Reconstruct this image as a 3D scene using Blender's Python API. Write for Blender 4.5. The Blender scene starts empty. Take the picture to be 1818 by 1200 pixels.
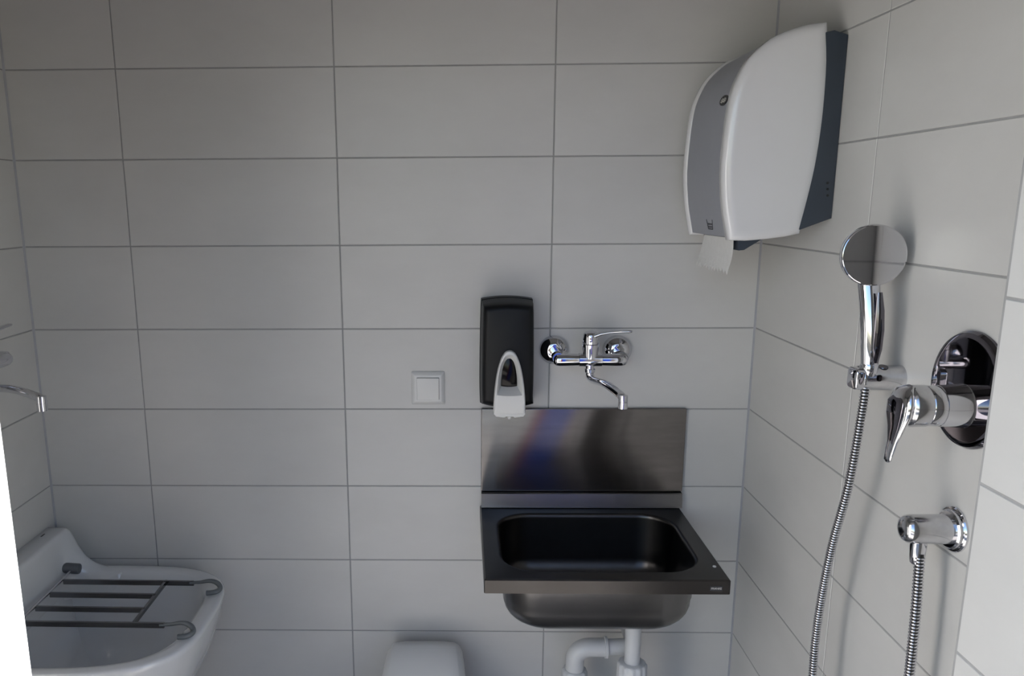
import bpy, math, random
from math import sin, cos, pi, radians
from mathutils import Vector, Matrix

S = bpy.context.scene
COL = S.collection
Z0 = 1.30            # height of the measuring level (a tile joint) above the floor; all heights below are given from it

# ------------------------------------------------------------------ camera
cam_d = bpy.data.cameras.new('camera')
cam_d.sensor_fit = 'HORIZONTAL'
cam_d.sensor_width = 36.0
cam_d.lens = 1404.895 / 1818 * 36.0
cam_d.shift_x = 0.06653
cam_d.shift_y = 0.02848
cam_d.clip_start = 0.02
cam = bpy.data.objects.new('camera', cam_d)
COL.objects.link(cam)
yw, pt, rl = 0.0241, -0.2065, -0.0066
f = Vector((-sin(yw) * cos(pt), cos(yw) * cos(pt), sin(pt)))
r0 = Vector((cos(yw), sin(yw), 0.0))
u0 = r0.cross(f)
r = cos(rl) * r0 + sin(rl) * u0
u = -sin(rl) * r0 + cos(rl) * u0
cam.matrix_world = Matrix(((r.x, u.x, -f.x, 0.2897), (r.y, u.y, -f.y, -1.8841), (r.z, u.z, -f.z, 0.3001 + Z0), (0, 0, 0, 1)))
S.camera = cam

# ------------------------------------------------------------------ sky, sun, exposure
world = bpy.data.worlds.new('sky'); S.world = world
world.use_nodes = True
wn = world.node_tree
wn.nodes.clear()
sky = wn.nodes.new('ShaderNodeTexSky')
sky.sky_type = 'NISHITA'
sky.sun_disc = False
sky.sun_elevation = radians(36)
sky.sun_rotation = radians(100)
sky.altitude = 100
sky.dust_density = 1.2
sky.ozone_density = 0.7
bg = wn.nodes.new('ShaderNodeBackground'); bg.inputs['Strength'].default_value = 0.12
wo = wn.nodes.new('ShaderNodeOutputWorld')
wn.links.new(sky.outputs[0], bg.inputs[0]); wn.links.new(bg.outputs[0], wo.inputs[0])

sun_d = bpy.data.lights.new('sun', 'SUN'); sun_d.energy = 10.5; sun_d.angle = radians(0.55); sun_d.color = (1.0, 0.965, 0.93)
sun = bpy.data.objects.new('sun', sun_d); COL.objects.link(sun)
sd = Vector((1.0, -0.44, 0.48)).normalized()
sun.rotation_euler = sd.to_track_quat('Z', 'Y').to_euler()
sun.location = (6, -3, 6)

S.view_settings.view_transform = 'Standard'
S.view_settings.look = 'None'
S.view_settings.gamma = 1.0
S.view_settings.use_curve_mapping = False
S.view_settings.exposure = 1.98
S.cycles.use_denoising = True
S.cycles.max_bounces = 12
S.cycles.diffuse_bounces = 8
S.cycles.glossy_bounces = 8
S.cycles.sample_clamp_indirect = 8.0

# ------------------------------------------------------------------ materials
def mat(name, col, rough=0.5, metal=0.0, spec=0.5, coat=0.0, noise=None, bump=None, aniso=None, island=0.0, rough_noise=0.0):
    m = bpy.data.materials.new(name); m.use_nodes = True
    nt = m.node_tree; b = nt.nodes['Principled BSDF']
    b.inputs['Base Color'].default_value = (*col, 1)
    b.inputs['Roughness'].default_value = rough
    b.inputs['Metallic'].default_value = metal
    b.inputs['Specular IOR Level'].default_value = spec
    b.inputs['Coat Weight'].default_value = coat
    b.inputs['Coat Roughness'].default_value = 0.06
    tc = nt.nodes.new('ShaderNodeTexCoord')
    L = nt.links.new
    fac = None
    if noise:
        sc, amt, stretch = noise
        mp = nt.nodes.new('ShaderNodeMapping'); mp.inputs['Scale'].default_value = stretch
        oi = nt.nodes.new('ShaderNodeObjectInfo')
        ad = nt.nodes.new('ShaderNodeVectorMath'); ad.operation = 'MULTIPLY_ADD'
        L(oi.outputs['Random'], ad.inputs[0]); ad.inputs[1].default_value = (7, 11, 13); L(tc.outputs['Object'], ad.inputs[2])
        L(ad.outputs[0], mp.inputs[0])
        n = nt.nodes.new('ShaderNodeTexNoise'); n.inputs['Scale'].default_value = sc; n.inputs['Detail'].default_value = 6; n.inputs['Roughness'].default_value = 0.65
        L(mp.outputs[0], n.inputs['Vector'])
        mr = nt.nodes.new('ShaderNodeMapRange'); mr.inputs[1].default_value = 0.3; mr.inputs[2].default_value = 0.7
        mr.inputs[3].default_value = 1 - amt; mr.inputs[4].default_value = 1 + amt
        L(n.outputs[0], mr.inputs[0])
        val = mr.outputs[0]
        if island:
            mr2 = nt.nodes.new('ShaderNodeMapRange'); mr2.inputs[3].default_value = 1 - island; mr2.inputs[4].default_value = 1 + island
            L(oi.outputs['Random'], mr2.inputs[0])
            mu = nt.nodes.new('ShaderNodeMath'); mu.operation = 'MULTIPLY'
            L(val, mu.inputs[0]); L(mr2.outputs[0], mu.inputs[1]); val = mu.outputs[0]
        vm = nt.nodes.new('ShaderNodeVectorMath'); vm.operation = 'SCALE'; vm.inputs[0].default_value = col
        L(val, vm.inputs['Scale']); L(vm.outputs[0], b.inputs['Base Color'])
        fac = n.outputs[0]
        if rough_noise:
            mr3 = nt.nodes.new('ShaderNodeMapRange'); mr3.inputs[1].default_value = 0.3; mr3.inputs[2].default_value = 0.7
            mr3.inputs[3].default_value = rough - rough_noise; mr3.inputs[4].default_value = rough + rough_noise
            L(n.outputs[0], mr3.inputs[0]); L(mr3.outputs[0], b.inputs['Roughness'])
    if bump:
        n2 = nt.nodes.new('ShaderNodeTexNoise'); n2.inputs['Scale'].default_value = bump[0]; n2.inputs['Detail'].default_value = 4
        L(tc.outputs['Object'], n2.inputs['Vector'])
        bp = nt.nodes.new('ShaderNodeBump'); bp.inputs['Strength'].default_value = bump[1]; bp.inputs['Distance'].default_value = 0.002
        L(n2.outputs[0], bp.inputs['Height']); L(bp.outputs[0], b.inputs['Normal'])
    if aniso:
        b.inputs['Anisotropic'].default_value = aniso[0]
        tg = nt.nodes.new('ShaderNodeTangent'); tg.direction_type = 'RADIAL'; tg.axis = aniso[1]
        L(tg.outputs[0], b.inputs['Tangent'])
    return m

M = {}
M['tile'] = mat('glazed_tile', (0.478, 0.474, 0.464), 0.33, spec=0.45, noise=(3.0, 0.045, (1, 1, 2.2)), bump=(180, 0.03), island=0.015)
M['grout'] = mat('grout', (0.265, 0.265, 0.265), 0.9, noise=(25, 0.10, (1, 1, 1)))
M['sealant'] = mat('corner_sealant', (0.27, 0.275, 0.30), 0.5, noise=(30, 0.05, (1, 1, 1)))
M['plaster'] = mat('grey_plaster', (0.26, 0.26, 0.255), 0.9, noise=(6, 0.05, (1, 1, 1)))
M['render'] = mat('outside_render', (0.34, 0.29, 0.22), 0.95, noise=(3, 0.12, (1, 1, 1)))
M['floor'] = mat('floor_stone', (0.16, 0.155, 0.15), 0.6, noise=(30, 0.15, (1, 1, 1)))
M['paving'] = mat('paving', (0.30, 0.285, 0.26), 0.9, noise=(4, 0.15, (1, 1, 1)))
M['blue_paint'] = mat('blue_paint', (0.02, 0.08, 0.50), 0.4, noise=(4, 0.06, (1, 1, 1)))
M['red_paint'] = mat('red_paint', (0.36, 0.012, 0.014), 0.4, noise=(4, 0.06, (1, 1, 1)))
M['chrome'] = mat('chrome', (0.66, 0.66, 0.69), 0.045, 1.0)
M['chrome_dark'] = mat('chrome_dark_reflection', (0.16, 0.15, 0.17), 0.03, 1.0, noise=(9, 0.03, (1, 1, 1)))  # chrome with dark reflections put into its base colour
M['chrome_worn'] = mat('water_spotted_chrome', (0.62, 0.62, 0.64), 0.16, 1.0, noise=(60, 0.10, (1, 1, 1)), rough_noise=0.06)
M['steel'] = mat('brushed_steel', (0.21, 0.195, 0.19), 0.235, 1.0, noise=(9, 0.10, (1, 1, 6)), aniso=(1.0, 'X'))
M['steel_satin'] = mat('satin_steel', (0.070, 0.066, 0.064), 0.30, 1.0, noise=(14, 0.08, (1, 1, 1)))
M['steel_bowl'] = mat('pressed_steel', (0.19, 0.185, 0.185), 0.27, 1.0, noise=(14, 0.06, (1, 1, 1)))
M['bar_steel'] = mat('polished_bar', (0.24, 0.24, 0.25), 0.16, 1.0, noise=(40, 0.05, (1, 1, 1)))
M['ceramic'] = mat('white_ceramic', (0.58, 0.585, 0.59), 0.12, spec=0.55, coat=0.3, noise=(5, 0.015, (1, 1, 1)))
M['white_plastic'] = mat('white_plastic', (0.55, 0.55, 0.545), 0.35, noise=(8, 0.01, (1, 1, 1)))
M['gloss_white'] = mat('gloss_white_plastic', (0.57, 0.57, 0.58), 0.14, coat=0.4, noise=(8, 0.01, (1, 1, 1)))
M['silver_plastic'] = mat('silver_plastic', (0.245, 0.255, 0.29), 0.38, 0.1, noise=(40, 0.02, (1, 1, 1)))
M['slate_plastic'] = mat('slate_blue_plastic', (0.030, 0.040, 0.056), 0.35, noise=(20, 0.04, (1, 1, 1)))
M['black_plastic'] = mat('black_plastic', (0.004, 0.0045, 0.0055), 0.42, spec=0.22, noise=(20, 0.05, (1, 1, 1)), bump=(400, 0.05))
M['smoked'] = mat('smoked_window', (0.004, 0.003, 0.003), 0.10, spec=0.2, noise=(20, 0.05, (1, 1, 1)))
M['black'] = mat('black_rubber', (0.006, 0.006, 0.006), 0.5, noise=(20, 0.05, (1, 1, 1)))
M['grey_rubber'] = mat('grey_rubber', (0.10, 0.11, 0.115), 0.45, noise=(40, 0.08, (1, 1, 1)))
M['grey_plastic'] = mat('grey_plastic', (0.085, 0.09, 0.10), 0.4, noise=(40, 0.08, (1, 1, 1)))
M['pipe'] = mat('pipe_plastic', (0.47, 0.48, 0.49), 0.33, noise=(10, 0.02, (1, 1, 1)))
M['paper'] = mat('paper', (0.58, 0.58, 0.575), 0.95, noise=(90, 0.04, (1, 1, 1)), bump=(260, 0.2))
M['ink'] = mat('light_lettering', (0.55, 0.54, 0.50), 0.5, noise=(10, 0.02, (1, 1, 1)))
M['print'] = mat('dark_print', (0.03, 0.03, 0.035), 0.5, noise=(10, 0.02, (1, 1, 1)))

# ------------------------------------------------------------------ mesh helpers
class MB:
    def __init__(self): self.v = []; self.f = []
    def loft(self, rings, c0=True, c1=True, flip=False, closed=True):
        n = len(rings[0]); o = len(self.v)
        for rg in rings: self.v += [tuple(p) for p in rg]
        for i in range(len(rings) - 1):
            a = o + i * n; b = a + n
            for j in range(n if closed else n - 1):
                k = (j + 1) % n
                q = (a + j, a + k, b + k, b + j)
                self.f.append(q[::-1] if flip else q)
        if c0: self.f.append(tuple(range(o, o + n)) if flip else tuple(range(o + n - 1, o - 1, -1)))
        if c1:
            e = o + (len(rings) - 1) * n
            self.f.append(tuple(range(e + n - 1, e - 1, -1)) if flip else tuple(range(e, e + n)))
        return self
    def prism(self, poly, fn, w0, w1, b0=(0, 0), b1=(0, 0), n=4):
        """poly (2-D, anticlockwise) swept from w0 to w1; b = (inset, depth) of a rounded edge at that end"""
        sg = 1 if w1 > w0 else -1
        rings = []
        def add(ins, w):
            rings.append([fn(p[0], p[1], w) for p in inset(poly, ins)])
        if b0[1] > 0:
            for i in range(n):
                a = i / n * pi / 2
                add(b0[0] * (1 - sin(a)), w0 + sg * b0[1] * (1 - cos(a)))
            add(0, w0 + sg * b0[1])
        else: add(0, w0)
        if b1[1] > 0:
            add(0, w1 - sg * b1[1])
            for i in range(1, n + 1):
                a = i / n * pi / 2
                add(b1[0] * (1 - cos(a)), w1 - sg * b1[1] * (1 - sin(a)))
        else: add(0, w1)
        return self.loft(rings)
    def tube(self, path, rad, n=16, c0=True, c1=True, sx=1.0, sy=1.0, up=None, sec=None):
        P = [Vector(p) for p in path]
        R = rad if isinstance(rad, (list, tuple)) else [rad] * len(P)
        T = []
        for i in range(len(P)):
            d = (P[min(i + 1, len(P) - 1)] - P[max(i - 1, 0)])
            T.append(d.normalized() if d.length > 1e-9 else (T[-1] if T else Vector((0, 0, 1))))
        nrm = Vector(up) if up else (Vector((1, 0, 0)) if abs(T[0].x) < 0.9 else Vector((0, 0, 1)))
        nrm = (nrm - T[0] * nrm.dot(T[0])).normalized()
        rings = []
        for i in range(len(P)):
            if up and not isinstance(up, str):
                q = Vector(up); nn = q - T[i] * q.dot(T[i])
                if nn.length > 1e-4: nrm = nn.normalized()
            nrm = (nrm - T[i] * nrm.dot(T[i])).normalized()
            b = T[i].cross(nrm)
            if sec: rings.append([P[i] + (nrm * x + b * y) * R[i] for x, y in sec])
            else: rings.append([P[i] + (nrm * cos(2 * pi * k / n) * sx + b * sin(2 * pi * k / n) * sy) * R[i] for k in range(n)])
        return self.loft(rings, c0, c1)
    def lathe(self, prof, org, ax, n=32, c0=True, c1=True):
        """prof: (distance along axis, radius)"""
        o = Vector(org); a = Vector(ax).normalized()
        s = Vector((0, 0, 1)) if abs(a.z) < 0.9 else Vector((1, 0, 0))
        x = (s - a * s.dot(a)).normalized(); y = a.cross(x)
        rings = [[o + a * d + (x * cos(2 * pi * k / n) + y * sin(2 * pi * k / n)) * max(rr, 1e-5) for k in range(n)] for d, rr in prof]
        return self.loft(rings, c0, c1)
    def box(self, x0, x1, y0, y1, z0, z1, b=0.0):
        return self.prism(rrect(x0, x1, y0, y1, b, 3) if b else [(x0, y0), (x1, y0), (x1, y1), (x0, y1)], lambda p, q, w: (p, q, w), z0, z1, (b, b), (b, b), 3)

def rrect(x0, x1, y0, y1, rad, n=5):
    o = []
    for cx, cy, a0 in ((x1 - rad, y0 + rad, -90), (x1 - rad, y1 - rad, 0), (x0 + rad, y1 - rad, 90), (x0 + rad, y0 + rad, 180)):
        for i in range(n + 1):
            a = radians(a0 + 90 * i / n); o.append((cx + rad * cos(a), cy + rad * sin(a)))
    return o
def inset(poly, d):
    if abs(d) < 1e-9: return list(poly)
    n = len(poly); o = []
    for i in range(n):
        p0, p1, p2 = Vector(poly[i - 1]), Vector(poly[i]), Vector(poly[(i + 1) % n])
        e1 = (p1 - p0); e2 = (p2 - p1)
        if e1.length < 1e-7: e1 = e2
        if e2.length < 1e-7: e2 = e1
        e1 = e1.normalized(); e2 = e2.normalized()
        n1 = Vector((-e1.y, e1.x)); n2 = Vector((-e2.y, e2.x))
        m = n1 + n2
        m = m / max(m.length_squared / 2, 0.5)
        o.append(tuple(p1 + m * d))
    return o
def spline(pts, n=8):
    P = [Vector(p) for p in pts]; P = [P[0] * 2 - P[1]] + P + [P[-1] * 2 - P[-2]]
    o = []
    for i in range(1, len(P) - 2):
        for k in range(n):
            t = k / n
            o.append(0.5 * ((2 * P[i]) + (P[i + 1] - P[i - 1]) * t + (2 * P[i - 1] - 5 * P[i] + 4 * P[i + 1] - P[i + 2]) * t * t + (3 * P[i] - P[i - 1] - 3 * P[i + 1] + P[i + 2]) * t ** 3))
    o.append(P[-2].copy()); return o

WL = {}   # origin of every root and part, in measuring coordinates
def mesh_of(name, b, m, org=(0, 0, 0), ang=35):
    me = bpy.data.meshes.new(name)
    me.from_pydata([(p[0] - org[0], p[1] - org[1], p[2] - org[2]) for p in b.v], [], b.f)
    me.materials.append(M[m])
    me.validate()
    import bmesh
    bm = bmesh.new(); bm.from_mesh(me)
    bmesh.ops.remove_doubles(bm, verts=bm.verts, dist=1e-6)
    bmesh.ops.recalc_face_normals(bm, faces=bm.faces)
    bm.to_mesh(me); bm.free()
    me.polygons.foreach_set('use_smooth', [True] * len(me.polygons))
    me.set_sharp_from_angle(angle=radians(ang))
    return me
def obj(name, b, m, parent=None, ang=35, label=None, org=None):
    """a mesh whose vertices are given in the coordinates of its root (world, for a fixed thing)"""
    if parent is None:
        og = org or (0, 0, 0)
        o = bpy.data.objects.new(name, mesh_of(name, b, m, og, ang)); COL.objects.link(o)
        o.location = (og[0], og[1], og[2] + Z0); WL[o.name] = og
    else:
        og = WL[parent.name]
        o = bpy.data.objects.new(name, mesh_of(name, b, m, og, ang)); COL.objects.link(o)
        o.parent = parent; WL[o.name] = og
    if label: o['label'] = label
    return o
def thing(name, loc, label, cat, rz=0.0, local=False, group=None):
    o = bpy.data.objects.new(name, None); COL.objects.link(o)
    o.empty_display_size = 0.05
    o.location = (loc[0], loc[1], loc[2] + Z0); o.rotation_euler = (0, 0, rz)
    o['label'] = label; o['category'] = cat
    if group: o['group'] = group
    WL[o.name] = (0, 0, 0) if local else tuple(loc)
    return o
def struct(name, b, m, org=None):
    o = obj(name, b, m, None, org=org); o['kind'] = 'structure'; return o

# ------------------------------------------------------------------ the room
XL, XR, YF, YO = -0.757, 0.988, -1.06, -1.44      # left and right wall, inner and outer face of the door wall
JL, JR, LT = -0.215, 0.845, 0.80                   # door opening: left and right reveal, lintel
FL, CE = -Z0, 1.20
RC = 0.0010                                        # depth of the joints
rows = [FL + 0.10 - 0.002] ; rows = [FL] + [round(-1.2 + 0.2 * i, 3) for i in range(13)]   # joints from the floor up to the ceiling
TC = {}
def tile_mesh(du, dv, key, fn):
    k = (round(du, 4), round(dv, 4), key)
    if k not in TC:
        b = MB(); hu, hv = du / 2, dv / 2; e = 0.0008
        b.loft([[fn(*p, 0.004) for p in ((-hu, -hv), (hu, -hv), (hu, hv), (-hu, hv))],
                [fn(*p, e) for p in ((-hu, -hv), (hu, -hv), (hu, hv), (-hu, hv))],
                [fn(*p, 0) for p in ((-hu + e, -hv + e), (hu - e, -hv + e), (hu - e, hv - e), (-hu + e, hv - e))]])
        TC[k] = mesh_of('tile', b, 'tile', ang=20)
    return TC[k]
rnd = random.Random(4)
def tiles(wall, key, us, vs, fn, at, e0=0.0015, e1=0.0015, g=0.0015):
    """fn(u, v, depth) offsets; at(u, v) the point of the finished face"""
    og = WL[wall.name]
    for i in range(len(us) - 1):
        a = us[i] + (e0 if i == 0 else g); c = us[i + 1] - (e1 if i == len(us) - 2 else g)
        for j in range(len(vs) - 1):
            d, e = vs[j] + g, vs[j + 1] - g
            o = bpy.data.objects.new('tile', tile_mesh(c - a, e - d, key, fn)); COL.objects.link(o)
            p = at((a + c) / 2, (d + e) / 2)
            o.location = (p[0] - og[0], p[1] - og[1], p[2] - og[2]); o.parent = wall

# each wall is a slab set back by the joint depth, its tiles stand proud of it
wb = struct('wall_back', MB().box(XL - 0.12, XR + 0.12, RC, 0.12, FL, CE), 'grout')
tiles(wb, 'b', [XL, -0.5, 0.0, 0.5, XR], rows, lambda u, v, w: (u, w, v), lambda u, v: (u, 0, v), 0.0025, 0.0025)
wr = struct('wall_right', MB().box(XR + RC, XR + 0.12, YO, RC, FL, CE), 'grout')
tiles(wr, 'r', [YF, -0.986, -0.486, 0.0], rows, lambda u, v, w: (w, u, v), lambda u, v: (XR, u, v), 0.002, 0.0025)
wl = struct('wall_left', MB().box(XL - 0.12, XL - RC, YO, RC, FL, CE), 'grout')
tiles(wl, 'l', [YF, -0.95, -0.45, 0.0], rows, lambda u, v, w: (-w, u, v), lambda u, v: (XL, u, v), 0.002, 0.0025)
b = MB().box(JR + RC, XR + RC, YO, YF - RC, FL, CE)
b.box(XL - RC, JL - RC, YO, YF - RC, FL, CE)
b.box(JL - RC, JR + RC, YO, YF - RC, LT, CE)
wf = struct('wall_front', b, 'grout')
rl_ = [v for v in rows if v <= 0.81]
tiles(wf, 'fj', [YO, YF], rl_, lambda u, v, w: (w, u, v), lambda u, v: (JR, u, v), 0.002, 0.005)
tiles(wf, 'fk', [YO, YF], rl_, lambda u, v, w: (-w, u, v), lambda u, v: (JL, u, v), 0.002, 0.003)
tiles(wf, 'fi', [JR, XR], rows, lambda u, v, w: (u, -w, v), lambda u, v: (u, YF, v), 0.004, 0.002)
tiles(wf, 'fi', [XL, JL], rows, lambda u, v, w: (u, -w, v), lambda u, v: (u, YF, v), 0.002, 0.004)
tiles(wf, 'fi', [JL, 0.285, JR], [v for v in rows if v > 0.79], lambda u, v, w: (u, -w, v), lambda u, v: (u, YF, v))
struct('floor', MB().box(XL - 0.12, XR + 0.12, YO, 0.12, FL - 0.05, FL), 'floor')
struct('ceiling', MB().box(XL - 0.12, XR + 0.12, YO, 0.12, CE, CE + 0.06), 'plaster')
for i_, (sx_, cx_) in enumerate(((1, XL), (-1, XR))):
    struct('trim_%d' % (i_ + 2), MB().loft([[(cx_ - sx_ * 0.001, 0.001, z), (cx_ + sx_ * 0.0045, 0.0008, z), (cx_ + sx_ * 0.0022, -0.0022, z), (cx_ - sx_ * 0.0008, -0.0045, z)] for z in (FL, CE)]), 'sealant')
# outside: paving; unseen block, blue panel and red post added for coloured reflections
struct('ground', MB().box(-14, 14, -16, YO, FL - 0.08, FL - 0.02), 'paving')
struct('wall_yard', MB().box(-12, 12, -8.2, -8.0, FL - 0.02, -0.35), 'render')
struct('added_block_opposite', MB().box(0.50, 1.5, -4.6, -3.2, FL - 0.02, 1.25), 'render')  # unseen block, its width shaped for the light reaching the left side
struct('blue_reflection_panel', MB().box(0.63, 1.05, -3.20, -3.16, FL - 0.02, 0.9, 0.006), 'blue_paint')  # unseen, added for the blue band mirrored in the splashback
struct('trim_1', MB().box(0.515, 0.628, -3.20, -3.14, FL - 0.02, 1.0, 0.006), 'red_paint')  # unseen, added for the red band mirrored in the splashback

# ------------------------------------------------------------------ stainless wash basin
sk = thing('wash_basin', (0.5825, -0.001, -0.448), 'wall mounted brushed stainless steel wash basin with tall splashback under the soap dispenser and tap', 'sink')
SX0, SX1, SYF, SZ = 0.3325, 0.8285, -0.405, -0.448
XYZ = lambda p, q, w: (p, q, w)
XZ = lambda p, q, w: (p, w, q)
b = MB().prism(rrect(0.3355, 0.8345, -0.4095, -0.1965, 0.002, 2), XZ, -0.0005, -0.011, (0, 0), (0.002, 0.002), 3)
obj('splashback', b, 'steel', sk)
b = MB()                      # the low upstand at the back of the rim, leaning forward a little
b.loft([[(x, -0.001, -0.4105), (x, -0.018, -0.4105), (x, -0.0205, -0.4125), (x, -0.026, -0.4465), (x, -0.001, -0.4465)] for x in (0.336, 0.8325)])
obj('upstand', b, 'steel_bowl', sk)
# rim plate with the opening and the pressed bowl: one skin
def ring(x0, x1, y0, y1, rad, z, n=8): return [(x, y, z) for x, y in rrect(x0, x1, y0, y1, rad, n)]
n = 8
outer = rrect(SX0, SX1, SYF, -0.003, 0.004, n)
b = MB()
R_ = [[(x, y, SZ - 0.031) for x, y in outer], [(x, y, SZ - 0.003) for x, y in outer], [(x, y, SZ) for x, y in inset(outer, 0.003)]]
ox0, ox1, oy0, oy1, orad = 0.365, 0.795, -0.376, -0.055, 0.085
for i in range(7):
    a = i / 6 * pi / 2
    R_.append(ring(ox0 + 0.010 * sin(a), ox1 - 0.010 * sin(a), oy0 + 0.010 * sin(a), oy1 - 0.010 * sin(a), orad - 0.010 * sin(a), SZ + 0.0015 * sin(a * 2) - 0.010 * (1 - cos(a)), n))
R_.append(ring(ox0 + 0.014, ox1 - 0.014, oy0 + 0.013, oy1 - 0.013, 0.074, SZ - 0.08, n))
for i in range(8):
    a = i / 7 * pi / 2
    k = 0.018 + 0.062 * (1 - cos(a))
    R_.append(ring(ox0 + k, ox1 - k, oy0 + k, oy1 - k, 0.072 - 0.03 * i / 7, SZ - 0.095 - 0.062 * sin(a), n))
R_.append(ring(0.55, 0.63, -0.24, -0.17, 0.03, SZ - 0.160, n))
b.loft(R_, False, True, flip=False)
obj('rim', b, 'steel_satin', sk)
b = MB(); R_ = []
R_.append(ring(ox0 + 0.006, ox1 - 0.006, oy0 + 0.006, oy1 - 0.006, 0.084, SZ - 0.012, n))
R_.append(ring(ox0 + 0.010, ox1 - 0.010, oy0 + 0.009, oy1 - 0.009, 0.082, SZ - 0.085, n))
for i in range(9):
    a = i / 8 * pi / 2
    k = 0.012 + 0.066 * (1 - cos(a))
    R_.append(ring(ox0 + k, ox1 - k, oy0 + k, oy1 - k, 0.080 - 0.02 * i / 8, SZ - 0.092 - 0.069 * sin(a), n))
b.loft(R_, False, True)
obj('bowl', b, 'steel_bowl', sk)
b = MB().box(0.787, 0.8115, SYF - 0.0012, SYF, SZ - 0.0225, SZ - 0.0125)
bd = obj('badge', b, 'print', sk, label='small black maker badge reading FRANKE')
def text(s, size, parent, m, M4, name='lettering', ext=0.0003):
    cu = bpy.data.curves.new(name, 'FONT'); cu.body = s; cu.size = size; cu.align_x = 'CENTER'; cu.align_y = 'CENTER'; cu.extrude = ext
    t = bpy.data.objects.new(name, cu); COL.objects.link(t)
    dg = bpy.context.evaluated_depsgraph_get()
    me = bpy.data.meshes.new_from_object(t.evaluated_get(dg))
    bpy.data.objects.remove(t); bpy.data.curves.remove(cu)
    og = WL[parent.name]
    me.transform(Matrix.Translation((-og[0], -og[1], -og[2])) @ M4)
    me.materials.clear(); me.materials.append(M[m]); me.name = name
    o = bpy.data.objects.new(name, me); COL.objects.link(o); o.parent = parent; WL[o.name] = og
    return o
text('FRANKE', 0.0058, bd, 'ink', Matrix.Translation((0.7993, SYF - 0.0013, SZ - 0.0175)) @ Matrix.Rotation(pi / 2, 4, 'X'))
obj('drip', MB().lathe([(0, 0.004), (0.0015, 0.0035), (0.0025, 0.0015)], (0.8135, -0.344, SZ), (0, 0, 1), 12), 'white_plastic', sk, label='white drip on the rim')
obj('drain', MB().lathe([(0, 0.030), (0.002, 0.030), (0.003, 0.027), (0.003, 0.004)], (0.665, -0.20, SZ - 0.162), (0, 0, 1), 24), 'chrome_worn', sk)

# waste pipe under the basin
wp = thing('waste_pipe', (0.68, -0.20, -0.80), 'white plastic trap and waste pipe below the steel basin', 'pipe')
PY_, PX_ = -0.19, 0.688
obj('tailpiece', MB().lathe([(0, 0.0185), (0.30, 0.0175)], (PX_, PY_, -0.608), (0, 0, -1), 28), 'pipe', wp)
def nut(x, y, z, rr=0.030):
    b = MB(); ri = []
    for d, k in ((0, 0.80), (0.002, 0.93), (0.006, 1.0), (0.040, 1.02), (0.044, 0.9)):
        ri.append([(x + rr * k * (1 + 0.035 * (1 if (j // 2) % 2 else -1)) * cos(2 * pi * j / 48), y + rr * k * (1 + 0.035 * (1 if (j // 2) % 2 else -1)) * sin(2 * pi * j / 48), z - d) for j in range(48)])
    return b.loft(ri)
NX, NY = 0.564, -0.125
obj('union_nut', nut(PX_ + 0.001, PY_, -0.765, 0.0335), 'pipe', wp)
obj('union_nut', nut(NX, NY, -0.826, 0.030), 'pipe', wp)
zc, ra = -0.778, 0.044
path = [(NX, NY, -0.86), (NX, NY, -0.822)] + [(NX + ra - ra * cos(a), NY, zc - 0.003 + ra * sin(a)) for a in [radians(q) for q in range(-5, 91, 8)]] + [(NX + ra + 0.02, NY, zc + ra - 0.003), (0.668, NY, zc + ra)]
path = [(NX, NY, -0.86)] + [(NX, NY, -0.815)] + [(NX + 0.036 * (1 - cos(radians(q))), NY, -0.800 + 0.032 * sin(radians(q))) for q in range(0, 91, 9)] + [(0.63, NY, -0.7675), (0.642, NY, -0.7675)]
obj('elbow', MB().tube(path, 0.0225, 24, up=(0, 1, 0)), 'pipe', wp)
path = [(0.632, NY, -0.7675), (0.685, NY, -0.765)] + [(0.685 + 0.025 * sin(radians(q)), NY + 0.025 * (1 - cos(radians(q))), -0.765) for q in range(10, 91, 10)] + [(0.71, -0.001, -0.765)]
obj('branch_pipe', MB().tube(path, 0.0195, 24, up=(0, 0, 1)), 'pipe', wp)
obj('collar', MB().lathe([(0, 0.0225), (0.001, 0.0262), (0.007, 0.0262), (0.009, 0.0215)], (0.634, NY, -0.7675), (1, 0, 0), 28), 'pipe', wp)
path = [(PX_, PY_, -0.80), (PX_, PY_, -0.87)] + [(PX_ - (PX_ - NX) / 2 * (1 - cos(radians(q))), PY_ + (NY - PY_) / 2 * (1 - cos(radians(q))), -0.89 - 0.065 * sin(radians(q))) for q in range(0, 181, 12)] + [(NX, NY, -0.84)]
obj('trap_bend', MB().tube(path, 0.021, 20, up=(0.5, 0.86, 0)), 'pipe', wp)

# ------------------------------------------------------------------ light switch
sw = thing('light_switch', (0.2055, 0, -0.146), 'square white light switch on the tiled wall left of the soap dispenser', 'switch')
b = MB().loft([[(p[0], y, p[1]) for p in rrect(0.1645 + k, 0.2465 - k, -0.187 + k, -0.105 - k, max(0.003 - k * 0.25, 0.001), 3)] for k, y in ((0, 0), (0, -0.0022), (0.0006, -0.0032), (0.0078, -0.0096), (0.0090, -0.0100), (0.0125, -0.0101))])
obj('frame', b, 'white_plastic', sw, 30)
b = MB().prism(rrect(0.1780, 0.2330, -0.1738, -0.1184, 0.0012, 2), XZ, -0.0095, -0.0102)
obj('gap', b, 'grey_plastic', sw, label='thin dark strip for the shadow around the rocker')  # flat dark piece standing for the shadow line round the rocker
b = MB(); P4 = rrect(0.1782, 0.2322, -0.1738, -0.1192, 0.0012, 2)
b.prism(P4, lambda p, q, w: (p, w - (0.0018 if w < -0.011 else 0) * ((q + 0.1738) / 0.0546), q), -0.0098, -0.0125, (0, 0), (0.001, 0.001), 3)
obj('rocker', b, 'white_plastic', sw)

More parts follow.
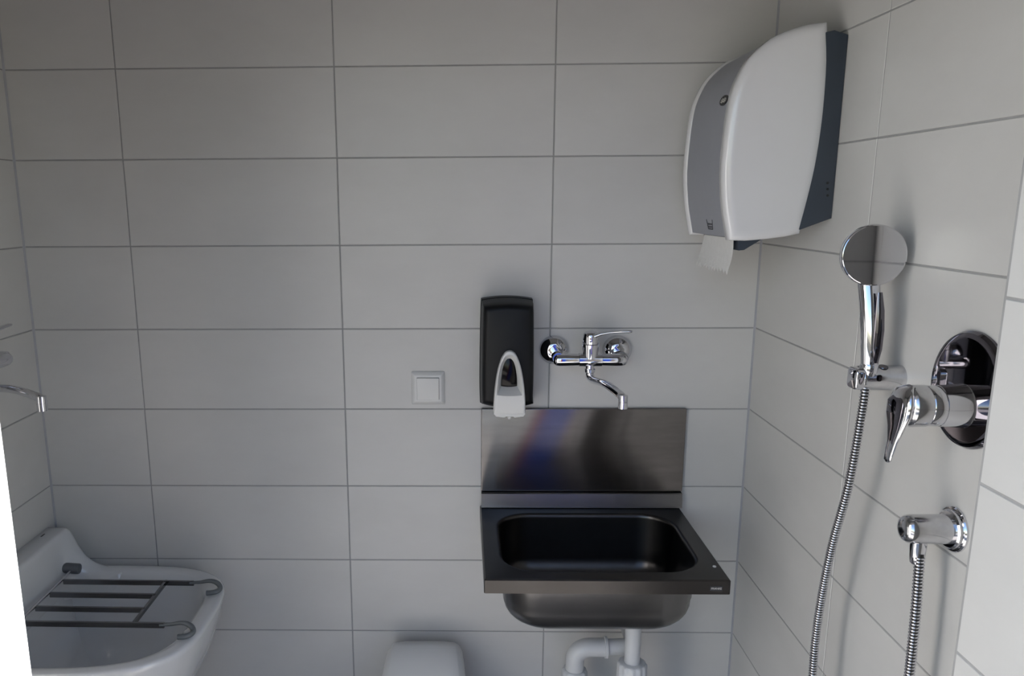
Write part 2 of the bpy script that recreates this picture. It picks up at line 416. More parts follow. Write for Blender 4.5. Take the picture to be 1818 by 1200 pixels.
# ------------------------------------------------------------------ soap dispenser
so = thing('soap_dispenser', (0.396, 0, -0.06), 'black wall soap dispenser with white push lever above the left end of the basin', 'soap dispenser')
def soap_ring(y, k, top, bot, bow=0.006):
    w0, w1 = 0.0545 + k, 0.0575 + k       # half width at the top and at the widest, low down
    cx = 0.3945; o = []
    N = 14
    for i in range(N + 1):                # bottom edge, left to right, hanging lower in the middle
        t = -1 + 2 * i / N; o.append((cx + 0.001 + t * w1 * 0.985, y, bot - 0.010 * (1 - t * t)))
    for i in range(1, N):                 # right side
        t = i / N; o.append((cx + w1 - (w1 - w0) * t ** 1.6 - 0.002 * (1 - t) ** 6, y, bot + (top - bot) * t))
    for i in range(N + 1):                # top edge
        t = 1 - 2 * i / N; o.append((cx + t * w0 * 0.985, y, top + bow * (1 - t * t)))
    for i in range(1, N):
        t = 1 - i / N; o.append((cx - w1 + (w1 - w0) * t ** 1.6 + 0.002 * (1 - t) ** 6, y, bot + (top - bot) * t))
    return o
b = MB().loft([soap_ring(0, 0.007, 0.074, -0.178), soap_ring(-0.028, 0.0068, 0.0735, -0.1765), soap_ring(-0.030, 0.005, 0.072, -0.175)])
obj('back_plate', b, 'black_plastic', so)
b = MB().loft([soap_ring(-0.030, 0.0055, 0.072, -0.173), soap_ring(-0.070, 0.0045, 0.069, -0.168), soap_ring(-0.088, 0.003, 0.066, -0.163), soap_ring(-0.097, 0.0005, 0.0625, -0.1585), soap_ring(-0.1015, -0.004, 0.0575, -0.153), soap_ring(-0.103, -0.009, 0.052, -0.148)])
obj('cover', b, 'black_plastic', so, 50)
# push lever: pointed arch, hollow with a smoked window, lower part thicker
def arch(cx, zt, zb, hw, m=16, pw=2.0):
    o = []
    zw = zt - (zt - zb) * 0.62
    for i in range(m + 1):
        t = -1 + 2 * i / m; o.append((cx + t * hw * 0.98, zb - 0.002 * (1 - t * t)))
    for i in range(1, m + 1):
        a = i / m; o.append((cx + hw * cos(a * pi / 2) ** (1 / 1.15) , zb + 0.002 + (zt - zb) * (sin(a * pi / 2) ** 1.05)))
    for i in range(1, m + 1):
        a = 1 - i / m; o.append((cx - hw * cos(a * pi / 2) ** (1 / 1.15), zb + 0.002 + (zt - zb) * (sin(a * pi / 2) ** 1.05)))
    return o
cx = 0.3973
A0 = arch(cx, -0.0355, -0.176, 0.0362)
A1 = arch(cx, -0.0440, -0.133, 0.0290)
A2 = arch(cx - 0.0005, -0.0545, -0.118, 0.0190)
lift = lambda z: 0.016 * max(0.0, min(1.0, (-0.05 - z) / 0.09))
rg = lambda A, y, ins=0.0: [(p[0], y - lift(p[1]), p[1]) for p in inset(A, ins)]
b = MB().loft([[(p[0], -0.098, p[1]) for p in A0], rg(A0, -0.112), rg(A0, -0.1145, 0.0012), rg(A0, -0.1155, 0.003), rg(A1, -0.1158), rg(A1, -0.1140, 0.0012), [(p[0], -0.1055, p[1]) for p in A2], [(p[0], -0.1030, p[1]) for p in inset(A2, 0.0006)]], False, False)
lv = obj('push_lever', b, 'white_plastic', so, 50)
b = MB().loft([[(p[0], -0.1030, p[1]) for p in inset(A2, -0.002)], [(p[0], -0.1042, p[1]) for p in inset(A2, 0.0004)]])
obj('window', b, 'smoked', so)
b = MB().prism([(cx - 0.036, -0.178), (cx - 0.031, -0.184), (cx - 0.012, -0.1865), (cx - 0.008, -0.184), (cx + 0.008, -0.184), (cx + 0.012, -0.1865), (cx + 0.032, -0.184), (cx + 0.036, -0.178), (cx + 0.036, -0.172), (cx - 0.036, -0.172)], XZ, -0.085, -0.1305, (0, 0), (0.002, 0.002), 3)
obj('lever_foot', b, 'white_plastic', so)
obj('nozzle', MB().lathe([(0, 0.006), (0.012, 0.005), (0.014, 0.003)], (cx + 0.001, -0.112, -0.180), (0, 0, -1), 16), 'white_plastic', so)

# ------------------------------------------------------------------ wall mixer taps (local frame: wall plane y = 0, tap centre at x = 0, z = 0 on the axis of the bar)
def tap(loc, rz, sp_ang, lv_ang, label, gap=0.075):
    t = thing('mixer_tap', loc, label, 'tap', rz, True, 'wall mixer taps')
    for s in (-1, 1):
        e = MB().lathe([(0, 0.0355), (0.004, 0.0355), (0.010, 0.033), (0.017, 0.027), (0.022, 0.020), (0.024, 0.015), (0.024, 0.012)], (s * 0.076, 0, 0.010), (0, -1, 0), 40)
        obj('rosette', e, 'chrome', t, 50)
        e = MB().lathe([(0, 0.0125), (0.02, 0.0125), (gap - 0.020, 0.0135), (gap - 0.010, 0.0125)], (s * 0.074, -0.015, 0.004), (0, -1, 0), 24)
        obj('inlet', e, 'chrome', t)
        e = MB().lathe([(0, 0.0138), (0.034, 0.0150), (0.046, 0.0150), (0.054, 0.0136), (0.059, 0.0092), (0.060, 0.003)], (s * 0.0255, -gap, 0), (s, 0, 0), 32)
        obj('bar_end', e, 'chrome', t, 50)
    e = MB().lathe([(-0.027, 0.0145), (-0.0262, 0.0156), (0.0262, 0.0156), (0.027, 0.0145)], (0, -gap, 0), (1, 0, 0), 36)
    obj('bar', e, 'chrome', t)
    e = MB().lathe([(0, 0.0165), (0.012, 0.0182), (0.030, 0.0195), (0.033, 0.0195)], (0, -gap, 0.004), (0, 0, 1), 36)
    obj('cartridge', e, 'chrome', t, 50)
    e = MB().lathe([(0, 0.0185), (0.001, 0.0192), (0.018, 0.0178), (0.025, 0.0165), (0.028, 0.012), (0.0285, 0.004)], (0, -gap, 0.038), (0, 0, 1), 36)
    cp = obj('lever_cap', e, 'chrome', t, 50)
    d = Vector((cos(lv_ang), sin(lv_ang), 0))
    c = Vector((0, -gap, 0.060))
    pa = [c + d * q + Vector((0, 0, h)) for q, h in ((0.002, -0.006), (0.012, -0.002), (0.026, 0.0035), (0.045, 0.0075), (0.070, 0.0105), (0.088, 0.0120), (0.094, 0.0122))]
    e = MB().tube(pa, [0.012, 0.011, 0.0085, 0.0065, 0.0062, 0.0064, 0.004], 18, up=(0, 0, 1), sx=0.55, sy=1.25)
    obj('lever', e, 'chrome', t, 60)
    e = MB().lathe([(0, 0.0105), (0.008, 0.0105), (0.010, 0.0125), (0.017, 0.0120), (0.019, 0.0095), (0.024, 0.0095)], (0, -gap, -0.012), (0, 0, -1), 28)
    obj('spout_union', e, 'chrome', t)
    d = Vector((cos(sp_ang), sin(sp_ang), 0)); c = Vector((0, -gap, 0))
    L_ = 0.180
    pa = [c + Vector((0, 0, -0.026)), c + Vector((0, 0, -0.034)), c + d * 0.004 + Vector((0, 0, -0.040)), c + d * 0.012 + Vector((0, 0, -0.0435))] + [c + d * q + Vector((0, 0, -0.0445 + 0.006 * sin((q - 0.02) / 0.15 * pi))) for q in (0.025, 0.05, 0.08, 0.11, 0.14, 0.165)] + [c + d * (L_ - 0.004) + Vector((0, 0, -0.0465)), c + d * (L_ + 0.001) + Vector((0, 0, -0.049))]
    e = MB().tube(pa, [0.0095, 0.0095, 0.0095, 0.0095, 0.0095, 0.0095, 0.0095, 0.0095, 0.0095, 0.0095, 0.0095, 0.007], 20, up=(-d.y, d.x, 0), sx=1.0, sy=0.85)
    sp = obj('spout', e, 'chrome', t, 60)
    e = MB().lathe([(0, 0.006), (0.001, 0.0095), (0.014, 0.0100), (0.0145, 0.0094), (0.0155, 0.0094), (0.016, 0.0100), (0.030, 0.0098), (0.031, 0.0085), (0.031, 0.003)], c + d * L_ + Vector((0, 0, -0.0405)), (0, 0, -1), 28)
    obj('aerator', e, 'chrome', sp)
    return t
tap((0.586, 0, -0.062), 0, radians(-76), radians(-22), 'chrome mixer tap with swivel spout above the steel basin')
tap((XL, -0.316, -0.025), pi / 2, radians(-119), radians(-5), 'chrome mixer tap on the left wall above the white sluice sink', gap=0.067)

# ------------------------------------------------------------------ paper towel dispenser on the right wall
pdn = thing('paper_towel_dispenser', (XR, -0.20, 0.42), 'white and silver paper towel dispenser on a dark slate back, high on the right wall', 'towel dispenser')
XZY = lambda p, q, w: (p, w, q)
def ccw(poly):
    a = sum(poly[i - 1][0] * poly[i][1] - poly[i][0] * poly[i - 1][1] for i in range(len(poly)))
    return poly if a > 0 else poly[::-1]
def smooth_poly(pts, n=4):
    q = spline([(*p, 0) for p in pts], n); return [(p.x, p.y) for p in q]
front = smooth_poly([(0.949, 0.613), (0.905, 0.607), (0.8605, 0.591), (0.835, 0.573), (0.813, 0.550), (0.797, 0.520), (0.787, 0.487), (0.781, 0.430), (0.7785, 0.356), (0.785, 0.290), (0.7935, 0.248), (0.799, 0.2235)], 3)
rear = smooth_poly([(0.931, 0.2354), (0.9425, 0.295), (0.952, 0.355), (0.9575, 0.420), (0.9590, 0.480), (0.957, 0.550), (0.949, 0.613)], 3)
under = [(0.830, 0.2225), (0.870, 0.2255), (0.905, 0.230)]
def shrink(poly, d):
    xs = [p[0] for p in poly]; zs = [p[1] for p in poly]
    cx, cz, hx, hz = (min(xs) + max(xs)) / 2, (min(zs) + max(zs)) / 2, (max(xs) - min(xs)) / 2, (max(zs) - min(zs)) / 2
    return [(cx + (p[0] - cx) * (1 - d / hx), cz + (p[1] - cz) * (1 - d / hz)) for p in poly]
prof = front + under + rear[:-1]
PR = ccw(prof)
inner = shrink(PR, 0.005)
def cheek(y0, y1, dep, n=6):
    sg = 1 if y1 > y0 else -1
    rr = [[(p[0], y0, p[1]) for p in shrink(PR, 0.004)], [(p[0], y0 + sg * 0.004, p[1]) for p in PR], [(p[0], y1 - sg * dep, p[1]) for p in PR]]
    for i in range(1, n + 1):
        a = i / n * pi / 2
        rr.append([(p[0], y1 - sg * dep * (1 - sin(a)), p[1]) for p in shrink(PR, 0.020 * (1 - cos(a)))])
    for k in (0.04, 0.065): rr.append([(p[0], y1, p[1]) for p in shrink(PR, k)])
    return MB().loft(rr)
b = MB().prism(inner, XZY, -0.072, -0.342)
obj('front_panel', b, 'silver_plastic', pdn, 40)
b = cheek(-0.318, -0.350, 0.010)
obj('side_cover', b, 'gloss_white', pdn, 50)
b = cheek(-0.084, -0.058, 0.010)
obj('side_cover', b, 'gloss_white', pdn, 50)
back = ccw([(XR - 0.0005, 0.2640), (XR - 0.0005, 0.590), (0.962, 0.598), (0.93, 0.592), (0.905, 0.560), (0.90, 0.300), (0.915, 0.2395), (0.931, 0.2430)])
bk = obj('back_housing', MB().prism(back, XZY, -0.068, -0.347, (0.002, 0.002), (0.002, 0.002), 2), 'slate_plastic', pdn, 30)
for i, zz in enumerate((0.3292, 0.3178, 0.3063)):
    obj('vent_hole', MB().lathe([(0, 0.0023), (0.0006, 0.0023), (0.0006, 0.0005)], (0.9738 + 0.001 * i, -0.347, zz), (0, -1, 0), 12), 'black', bk, label='small black dot')
obj('paper_chute', MB().prism(ccw([(0.822, 0.236), (0.872, 0.236), (0.872, 0.2265), (0.836, 0.204), (0.826, 0.203)]), XZY, -0.10, -0.322), 'slate_plastic', pdn, 30)
# badge and hand sign on the silver front
nx, nz = Vector((-0.99, 0.14)).normalized()
def front_x(z):
    pts = [p for p in inner if p[0] < 0.9 and p[1] < 0.58]
    pts = sorted(pts, key=lambda p: abs(p[1] - z))[:6]
    pts = sorted(pts, key=lambda p: p[0])
    lo = [p for p in pts if p[1] <= z]; hi = [p for p in pts if p[1] > z]
    lo = max(lo, key=lambda p: p[1]) if lo else hi[0]; hi = min(hi, key=lambda p: p[1]) if hi else lo
    t = 0 if hi is lo else (z - lo[1]) / (hi[1] - lo[1]); return lo[0] + (hi[0] - lo[0]) * t
def decal(b, poly, th=0.0006):
    b.loft([[(front_x(q) + 0.0004, p, q) for p, q in poly], [(front_x(q) - th, p, q) for p, q in poly]])
b = MB(); yc, zc = -0.284, 0.486
ov = [(yc + 0.023 * cos(2 * pi * i / 28), zc + 0.0095 * sin(2 * pi * i / 28)) for i in range(28)]
decal(b, ov, 0.0016); bg_ = obj('badge', b, 'black', pdn, label='small dark oval badge')
b = MB()
for k in range(5):
    yy = yc - 0.0135 + 0.0062 * k; h = (0.003, 0.0045, 0.003, 0.0045, 0.003)[k]
    decal(b, [(yy, zc - h), (yy + 0.0042, zc - h), (yy + 0.0042, zc - h + 0.0018), (yy, zc - h + 0.0018)], 0.0021)
    decal(b, [(yy, zc - h), (yy + 0.0013, zc - h), (yy + 0.0013, zc + h), (yy, zc + h)], 0.0021)
obj('badge_marking', b, 'ink', bg_)
b = MB(); yc, zc = -0.222, 0.247
def stroke(y0, z0, y1, z1, w=0.0022):
    d = Vector((y1 - y0, z1 - z0)).normalized(); q = Vector((-d.y, d.x)) * w / 2
    decal(b, [(y0 - q.x, z0 - q.y), (y1 - q.x, z1 - q.y), (y1 + q.x, z1 + q.y), (y0 + q.x, z0 + q.y)])
for s in (-1, 1):
    stroke(yc + s * 0.019, zc + 0.013, yc + s * 0.016, zc + 0.002)
    stroke(yc + s * 0.016, zc + 0.002, yc + s * 0.014, zc - 0.006)
    stroke(yc + s * 0.014, zc - 0.006, yc + s * 0.020, zc - 0.014)
stroke(yc - 0.016, zc + 0.004, yc + 0.016, zc + 0.004, 0.003)
stroke(yc - 0.015, zc - 0.0015, yc + 0.015, zc - 0.0015, 0.003)
stroke(yc - 0.014, zc - 0.006, yc + 0.014, zc - 0.006, 0.0024)
stroke(yc - 0.005, zc + 0.004, yc - 0.006, zc - 0.012)
stroke(yc + 0.005, zc + 0.004, yc + 0.006, zc - 0.012)
obj('hand_sign', b, 'print', pdn, label='dark printed hand sign')

# the torn sheet of paper hanging out of it
b = MB(); N = 22; top_z, J = 0.226, 8
rt = random.Random(3)
teeth = [(0.003 + 0.0035 * rt.random()) * (1 if k % 2 else -1) for k in range(N + 1)]
g0, g1 = [], []
for j in range(J + 1):
    t = j / J
    for k in range(N + 1):
        s = k / N
        y = -0.130 - 0.187 * s + 0.030 * t * (1 - 0.1 * s)
        z = top_z - 0.064 * t * (1 + 0.05 * s) + (teeth[k] if j == J else 0)
        x = 0.8155 + 0.004 * sin(t * 2.6) * (0.4 + s) - 0.006 * t + 0.004 * s * s * t
        g0.append((x, y, z)); g1.append((x + 0.0006, y, z))
o = len(b.v); b.v += g0 + g1; W = N + 1; T = len(g0)
for j in range(J):
    for k in range(N):
        a = j * W + k
        b.f.append((a, a + 1, a + W + 1, a + W)); b.f.append((T + a, T + a + W, T + a + W + 1, T + a + 1))
for k in range(N):
    b.f.append((k, T + k, T + k + 1, k + 1)); a = J * W + k; b.f.append((a, a + 1, T + a + 1, T + a))
for j in range(J):
    a = j * W; b.f.append((a, a + W, T + a + W, T + a)); a = j * W + N; b.f.append((a, T + a, T + a + W, a + W))
pt_ = obj('paper_towel', b, 'paper', None, 60, org=(0.8155, -0.22, 0.226))
pt_['label'] = 'torn end of white paper towel hanging below the dispenser'; pt_['category'] = 'paper towel'

# ------------------------------------------------------------------ hand shower, its holder and hose
HX, HY = 0.932, -0.637
hd = thing('shower_holder', (XR, HY, 0.020), 'water spotted chrome wall holder gripping the hand shower', 'shower holder')
obj('bracket', MB().lathe([(0, 0.0205), (0.060, 0.0200), (0.066, 0.0195), (0.0685, 0.017), (0.0685, 0.004)], (XR, HY + 0.002, 0.020), (-1, 0, 0), 40), 'chrome_worn', hd, 50)
obj('clamp', MB().prism(rrect(HY - 0.020, HY + 0.012, 0.004, 0.038, 0.008, 5), lambda p, q, w: (w, p, q), 0.9215, 0.9085, (0.001, 0.001), (0.002, 0.003), 3), 'chrome', hd, 50)
obj('socket', MB().lathe([(0, 0.0125), (0.012, 0.0135), (0.014, 0.0125)], (HX, HY - 0.008, 0.031), (0, 0, 1), 28), 'chrome', hd)
obj('dimple', MB().lathe([(0, 0.0075), (0.0012, 0.0070), (0.0012, 0.001)], (0.956, HY - 0.0045, 0.0388), (0, -0.25, 1), 20), 'chrome_dark', hd)
obj('dimple', MB().lathe([(0, 0.0055), (0.001, 0.0050), (0.001, 0.001)], (0.945, HY - 0.0173, 0.0235), (0, -1, 0.1), 20), 'chrome_dark', hd)

hs = thing('hand_shower', (HX, HY - 0.008, 0.045), 'round headed chrome hand shower clipped in the holder on the right wall', 'shower head')
nv = Vector((-0.162, -0.986, 0.03)).normalized()
hc = Vector((0.9265, -0.637, 0.2140))
e = MB().lathe([(-0.014, 0.010), (-0.0135, 0.036), (-0.0115, 0.0455), (-0.008, 0.0480), (-0.003, 0.0478), (-0.0012, 0.0474), (0.0002, 0.0464), (0.0008, 0.0452), (0.0008, 0.030), (0.0008, 0.0001)], hc, nv, 72)
obj('head', e, 'chrome', hs, 14)
e = MB().lathe([(0, 0.047), (0.003, 0.045), (0.004, 0.03), (0.004, 0.002)], hc - nv * 0.0135, -nv, 48)
obj('spray_plate', e, 'grey_rubber', hs)
sec = [(0.5, -0.9), (0.85, -0.6), (1.0, 0), (0.85, 0.6), (0.5, 0.9), (-0.5, 0.9), (-0.85, 0.6), (-1, 0), (-0.85, -0.6), (-0.5, -0.9)]
sec = [(cos(2 * pi * i / 24) * 1.0, sin(2 * pi * i / 24) * 0.85) for i in range(24)]
hp = [(0.9285, HY + 0.0175, 0.184), (0.9285, HY + 0.0125, 0.168), (0.9295, HY + 0.005, 0.140), (0.9305, HY - 0.004, 0.100), (0.9315, HY - 0.007, 0.065), (HX, HY - 0.008, 0.046), (HX, HY - 0.008, 0.020)]
e = MB().tube(hp, [0.0170, 0.0160, 0.0155, 0.0150, 0.0138, 0.0128, 0.0105], 24, up=(0.97, -0.225, 0), sec=sec)
obj('handle', e, 'chrome', hs, 50)
fp = [Vector((0.9345, HY - 0.0115, 0.158)), Vector((0.9360, HY - 0.0145, 0.130)), Vector((0.9368, HY - 0.0165, 0.100)), Vector((0.9360, HY - 0.0175, 0.070)), Vector((0.9345, HY - 0.0165, 0.048))]
e = MB().tube(fp, [0.004, 0.0068, 0.0078, 0.0078, 0.0060], 16, up=(0.97, -0.225, 0), sx=1.0, sy=0.42)
obj('grip_dark_reflection', e, 'chrome_dark', hs, 50, label='dark reflection down the grip, put in as a darker strip')  # dark reflection in the chrome grip, built as a darker strip

ho = thing('shower_hose', (0.92, -0.64, -0.30), 'ribbed metal shower hose hanging in a loop from holder to wall elbow', 'hose')
hp = [(0.931, -0.643, 0.012), (0.928, -0.646, -0.03), (0.922, -0.640, -0.158), (0.920, -0.612, -0.270), (0.920, -0.5925, -0.374), (0.920, -0.5845, -0.46), (0.920, -0.5868, -0.5415), (0.920, -0.600, -0.68), (0.921, -0.640, -0.80), (0.925, -0.715, -0.862), (0.930, -0.790, -0.80), (0.937, -0.828, -0.68), (0.940, -0.836, -0.52), (0.940, -0.832, -0.373), (0.940, -0.8285, -0.28), (0.940, -0.821, -0.195)]
sp_ = spline(hp, 40)
cum = [0.0]
for i in range(1, len(sp_)): cum.append(cum[-1] + (sp_[i] - sp_[i - 1]).length)
def at_len(s):
    s = max(0, min(cum[-1], s)); lo, hi = 0, len(cum) - 1
    while hi - lo > 1:
        m_ = (lo + hi) // 2
        if cum[m_] <= s: lo = m_
        else: hi = m_
    t = (s - cum[lo]) / max(1e-9, cum[hi] - cum[lo]); return sp_[lo].lerp(sp_[hi], t)
core = [at_len(cum[-1] * i / 160) for i in range(161)]
obj('core', MB().tube(core, 0.0056, 12, up=(1, 0, 0)), 'black', ho)
b = MB(); pitch = 0.0049; ns = int(cum[-1] / pitch)
for i in range(ns):
    s = (i + 0.5) * pitch
    c = at_len(s); d = (at_len(s + 0.003) - at_len(s - 0.003)).normalized()
    b.lathe([(-0.00140, 0.0054), (-0.0010, 0.0068), (0, 0.0074), (0.0010, 0.0068), (0.00140, 0.0054)], c, d, 14, False, False)
co = obj('coil', b, 'chrome', ho, 70); co['kind'] = 'stuff'; co['label'] = 'chrome ribs wound round the hose'

# shower valve with lever on its round plate
mv = thing('shower_valve', (XR, -0.812, 0.042), 'chrome single lever shower valve on a round plate, right wall', 'shower valve')
vc = (XR, -0.8105, 0.042)
e = MB().lathe([(0, 0.0815), (0.004, 0.0815), (0.009, 0.0785), (0.0105, 0.0750)], vc, (-1, 0, 0), 72, True, False)
e.lathe([(0.0105, 0.0750), (0.0107, 0.0700)], vc, (-1, 0, 0), 72, False, True)
obj('plate', e, 'chrome_dark', mv, 25)  # plain chrome plate, its dark mirror image deepened by the colour
AX = (-0.8125, 0.020)
obj('sleeve', MB().lathe([(0, 0.031), (0.002, 0.030), (0.034, 0.0285), (0.0345, 0.0275), (0.0355, 0.0275), (0.036, 0.0285), (0.050, 0.0280), (0.052, 0.0265)], (XR - 0.0105, *AX), (-1, 0, 0), 48), 'chrome', mv)
hub = obj('lever_hub', MB().lathe([(0, 0.0255), (0.001, 0.0290), (0.020, 0.0290), (0.026, 0.0265), (0.0285, 0.020), (0.029, 0.006)], (XR - 0.0625, *AX), (-1, 0, 0), 48), 'chrome_worn', mv, 50)
lp = [(0.906, AX[0], 0.0470), (0.8975, AX[0], 0.0405), (0.8945, AX[0], 0.0250), (0.8935, AX[0], 0.0080), (0.8915, AX[0], -0.0110), (0.8885, AX[0], -0.0300), (0.8855, AX[0], -0.0480), (0.884, AX[0], -0.0580), (0.8838, AX[0], -0.0610)]
e = MB().tube(lp, [0.010, 0.0215, 0.0275, 0.0255, 0.0180, 0.0120, 0.0098, 0.0085, 0.004], 28, up=(0, 1, 0), sx=1.0, sy=0.36)
lvv = obj('lever', e, 'chrome', mv, 60)
e = MB().tube([(p[0] - q, p[1], p[2]) for p, q in zip(lp[1:7], (0.0062, 0.0086, 0.0082, 0.0055, 0.0034, 0.0026))], [0.006, 0.0195, 0.0185, 0.0125, 0.0075, 0.003], 24, up=(0, 1, 0), sx=1.0, sy=0.12)
obj('lever_dark_reflection', e, 'chrome_dark', lvv, 60, label='dark reflection on the lever front, put in as darker metal')  # dark mirrored tone of the chrome lever, put into the colour

# wall elbow for the hose
el = thing('wall_elbow', (XR, -0.815, -0.160), 'chrome hose outlet elbow on the right wall below the shower valve', 'wall outlet')
obj('rosette', MB().lathe([(0, 0.0325), (0.003, 0.0325), (0.005, 0.0310), (0.0052, 0.0285), (0.009, 0.0280), (0.011, 0.0255), (0.0112, 0.018)], (XR, -0.815, -0.160), (-1, 0, 0), 48), 'chrome', el, 30)
obj('body', MB().lathe([(0, 0.0212), (0.050, 0.0208), (0.057, 0.0195), (0.062, 0.0160), (0.0645, 0.0100), (0.065, 0.003)], (XR - 0.010, -0.815, -0.160), (-1, 0, 0), 40), 'chrome_worn', el, 50)
obj('hose_nut', MB().lathe([(0, 0.0105), (0.010, 0.0108), (0.024, 0.0100), (0.034, 0.0092), (0.036, 0.0078)], (0.940, -0.8155, -0.176), (0, 0, -1), 28), 'chrome', el)

# ------------------------------------------------------------------ sluice sink (left wall) and its hinged grating
ss = thing('sluice_sink', (XL, -0.265, -0.62), 'white ceramic sluice sink with hinged grating hung on the left wall', 'sink')
def plan(front, hw, z, y=-0.270, back=XL + 0.0005, e=3.4, m=40):
    """D-shaped outline: straight against the wall, rounded towards the room"""
    o = []; x0 = back; L_ = front - x0
    for i in range(m + 1):
        a = -pi / 2 + pi * i / m
        cx = abs(cos(a)) ** (2 / e); sy = (1 if a > 0 else -1) * abs(sin(a)) ** (2 / e)
        o.append((x0 + L_ * (0.30 + 0.70 * cx), y + hw * sy, z))
    o = [(x0, y - hw, z)] + o + [(x0, y + hw, z)]
    return o
RZ = -0.602
b = MB(); R_ = []
B0 = XL + 0.0005
for zz, fx, hw, bk_ in ((-0.965, -0.52, 0.13, B0), (-0.955, -0.485, 0.150, B0), (-0.90, -0.415, 0.175, B0), (-0.82, -0.357, 0.200, B0), (-0.75, -0.318, 0.218, B0), (-0.69, -0.294, 0.230, B0), (-0.64, -0.279, 0.238, B0), (-0.618, -0.274, 0.2405, B0), (RZ - 0.006, -0.272, 0.2415, B0), (RZ - 0.001, -0.2755, 0.239, B0), (RZ, -0.281, 0.2345, B0), (RZ + 0.0005, -0.292, 0.2245, B0), (RZ - 0.001, -0.305, 0.2145, -0.715), (RZ - 0.006, -0.313, 0.208, -0.703), (RZ - 0.020, -0.319, 0.203, -0.700), (-0.66, -0.330, 0.196, -0.696), (-0.72, -0.350, 0.185, -0.686), (-0.78, -0.385, 0.165, -0.665), (-0.82, -0.43, 0.14, -0.635), (-0.84, -0.48, 0.10, -0.60), (-0.845, -0.52, 0.05, -0.57)):
    R_.append(plan(fx, hw, zz, back=bk_))
b.loft(R_)
obj('bowl', b, 'ceramic', ss, 60)
b = MB()
fl = smooth_poly([(-0.7145, -0.4965), (-0.7075, -0.4985), (-0.7000, -0.506), (-0.6920, -0.522), (-0.6800, -0.549), (-0.6630, -0.574), (-0.6420, -0.591), (-0.6150, -0.6005), (-0.585, -0.6035), (-0.56, -0.606)], 3)
stp = smooth_poly([(-0.7145, -0.4965), (-0.7080, -0.4985), (-0.7040, -0.506), (-0.7010, -0.525), (-0.6980, -0.555), (-0.6960, -0.585), (-0.6945, -0.605), (-0.6950, -0.625), (-0.6965, -0.645), (-0.705, -0.655)], 3)
def usec(y, k, dz=0.0, dx=0.0):
    tp = [(XL + 0.0005, -0.66), (XL + 0.0005, -0.498 + dz), (XL + 0.002, -0.4965 + dz)]
    cur = [(a[0] * (1 - k) + c[0] * k + dx, a[1] * (1 - k) + c[1] * k + dz) for a, c in zip(fl, stp)]
    return [(p[0], y, p[1]) for p in tp + cur + [(cur[-1][0], -0.66)]]
ks = [(-0.0325, 0, -0.010, -0.006), (-0.034, 0, -0.004, -0.002), (-0.038, 0, -0.001, 0), (-0.045, 0, 0, 0), (-0.060, 0.02, 0, 0), (-0.070, 0.12, 0, 0), (-0.080, 0.40, 0, 0), (-0.092, 0.75, 0, 0), (-0.108, 0.95, 0, 0), (-0.125, 1, 0, 0)]
secs = [usec(*q) for q in ks]
secs += [usec(-0.54 - q[0], *q[1:]) for q in ks[::-1]]
b.loft(secs)
obj('back_ledge', b, 'ceramic', ss, 60)
obj('overflow_slot', MB().prism(rrect(-0.7440, -0.7400, -0.098, -0.080, 0.0018, 3), XYZ, -0.4975, -0.4962), 'black', ss)

GZ = -0.587
def flat(x0, y0, x1, y1, w=0.0055, h=0.0115):
    return MB().loft([[(x0, y0 - w / 2, GZ - h / 2), (x0, y0 + w / 2, GZ - h / 2), (x0, y0 + w / 2, GZ + h / 2), (x0, y0 - w / 2, GZ + h / 2)], [(x1, y1 - w / 2, GZ - h / 2), (x1, y1 + w / 2, GZ - h / 2), (x1, y1 + w / 2, GZ + h / 2), (x1, y1 - w / 2, GZ + h / 2)]])
GY = (-0.1525, -0.2165, -0.2800, -0.3440)
gr = obj('grating', MB().tube([(-0.6735, -0.080, GZ + 0.004), (-0.6685, -0.425, GZ + 0.004)], 0.0038, 12, up=(0, 0, 1)), 'chrome_worn', ss, label='hinged metal bucket grating lying across the sink')
for yy in (-0.0935, -0.4065):
    obj('hinge_block', MB().lathe([(0, 0.0115), (0.002, 0.0130), (0.044, 0.0130), (0.046, 0.0118), (0.046, 0.004)], (-0.7030, yy, -0.5800), (1, 0, -0.06), 28), 'grey_plastic', gr, label='dark grey plastic hinge block')
for i, yy in enumerate(GY):
    x1 = -0.352 if i in (0, 3) else -0.420
    obj('bar', flat(-0.668, yy, x1, yy - 0.004), 'bar_steel', gr)
obj('cross_bar', MB().box(-0.4235, -0.4175, GY[3] - 0.005, GY[0] + 0.003, GZ - 0.0045, GZ + 0.0045), 'bar_steel', gr)
for yy in (GY[0] - 0.004, GY[3] - 0.004):
    pa = [(-0.362, yy, GZ + 0.001), (-0.350, yy, GZ + 0.0015), (-0.335, yy - 0.001, GZ + 0.003), (-0.315, yy - 0.003, GZ + 0.0075), (-0.300, yy - 0.006, GZ + 0.007), (-0.288, yy - 0.011, GZ + 0.002), (-0.2835, yy - 0.018, GZ - 0.0035), (-0.287, yy - 0.026, GZ - 0.006), (-0.297, yy - 0.031, GZ - 0.0075), (-0.312, yy - 0.033, GZ - 0.0080)]
    pp = spline(pa, 4)
    e = MB().tube(pp, [0.0038 + 0.0020 * min(1, max(0, (i - 8) / 10)) for i in range(len(pp))], 14, up=(0, 0, 1))
    obj('hook', e, 'grey_rubber', gr, 60, label='rubber sleeved hook on the rim')

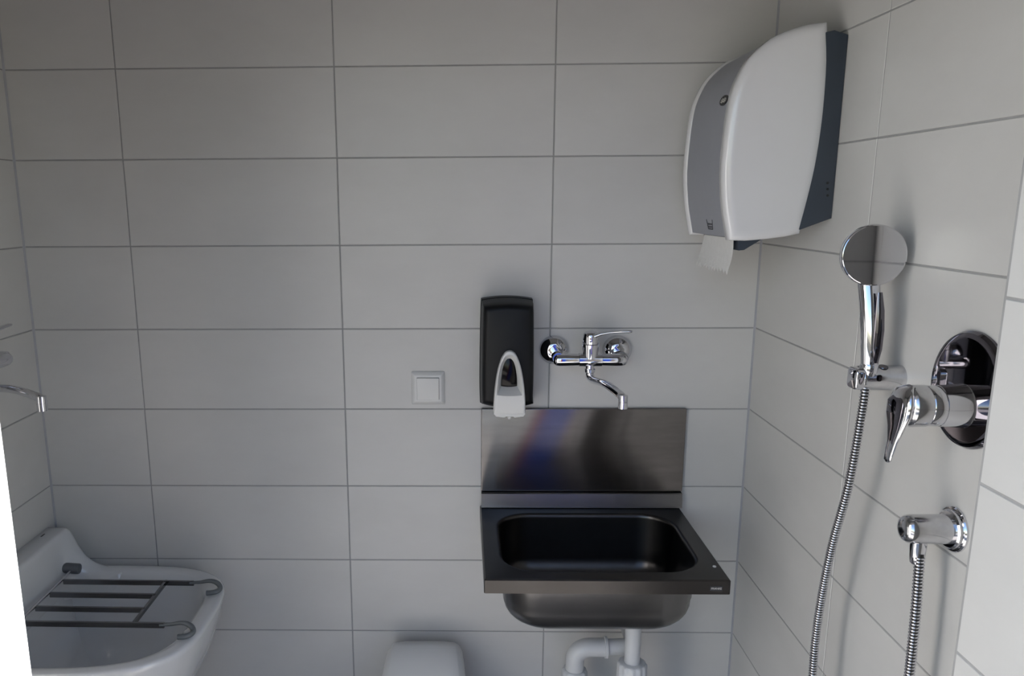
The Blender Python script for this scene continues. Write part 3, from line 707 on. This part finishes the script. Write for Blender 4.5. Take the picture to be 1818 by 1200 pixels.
# ------------------------------------------------------------------ waste bin
bn = thing('waste_bin', (0.193, -0.20, FL), 'white plastic waste bin with rounded lid on the floor left of the basin', 'bin')
b = MB()
def bring(x0, x1, y0, y1, rad, z): return [(x, y, z) for x, y in rrect(x0, x1, y0, y1, rad, 6)]
b.loft([bring(0.085, 0.300, -0.300, -0.030, 0.02, FL), bring(0.080, 0.305, -0.308, -0.028, 0.02, FL + 0.01), bring(0.068, 0.318, -0.325, -0.022, 0.025, -0.975), bring(0.068, 0.318, -0.325, -0.022, 0.025, -0.961)])
obj('body', b, 'white_plastic', bn, 45)
b = MB(); secs = []
# lid: sections from the rear ridge to the front lip, arched in cross-section
for y, zt, hw in ((-0.030, -0.800, 0.090), (-0.050, -0.783, 0.0945), (-0.075, -0.776, 0.0975), (-0.100, -0.779, 0.100), (-0.130, -0.790, 0.1035), (-0.170, -0.813, 0.1085), (-0.210, -0.842, 0.1135), (-0.250, -0.875, 0.1185), (-0.290, -0.908, 0.122), (-0.318, -0.932, 0.1235), (-0.322, -0.940, 0.1235)):
    cx = 0.1935; zt -= 0.016; hw *= 0.97; pr = []
    for t in (-1, -0.985, -0.95, -0.90, -0.84, -0.80, -0.5, 0, 0.5, 0.80, 0.84, 0.90, 0.95, 0.985, 1):
        pr.append((cx + hw * t, y, zt - 0.020 * abs(t) ** 10 - 0.002 * t * t))
    secs.append([(cx - hw, y, -0.966)] + pr + [(cx + hw, y, -0.966)])
b.loft(secs)
ld = obj('lid', b, 'white_plastic', bn, 50)
b = MB(); secs = []
for y, zt, hw in ((-0.082, -0.7765, 0.082), (-0.100, -0.7790, 0.0835), (-0.130, -0.790, 0.0865), (-0.170, -0.813, 0.091), (-0.210, -0.842, 0.0955), (-0.250, -0.875, 0.100), (-0.280, -0.900, 0.1025)):
    cx = 0.1935; zt -= 0.016; hw *= 0.97
    secs.append([(cx + hw * t, y - 0.0005, zt - 0.002 * t * t + dz) for t, dz in ((-1, -0.004), (-1, 0.0012), (-0.985, 0.002), (-0.5, 0.002), (0, 0.002), (0.5, 0.002), (0.985, 0.002), (1, 0.0012), (1, -0.004))])
b.loft(secs)
obj('flap', b, 'white_plastic', bn, 50)
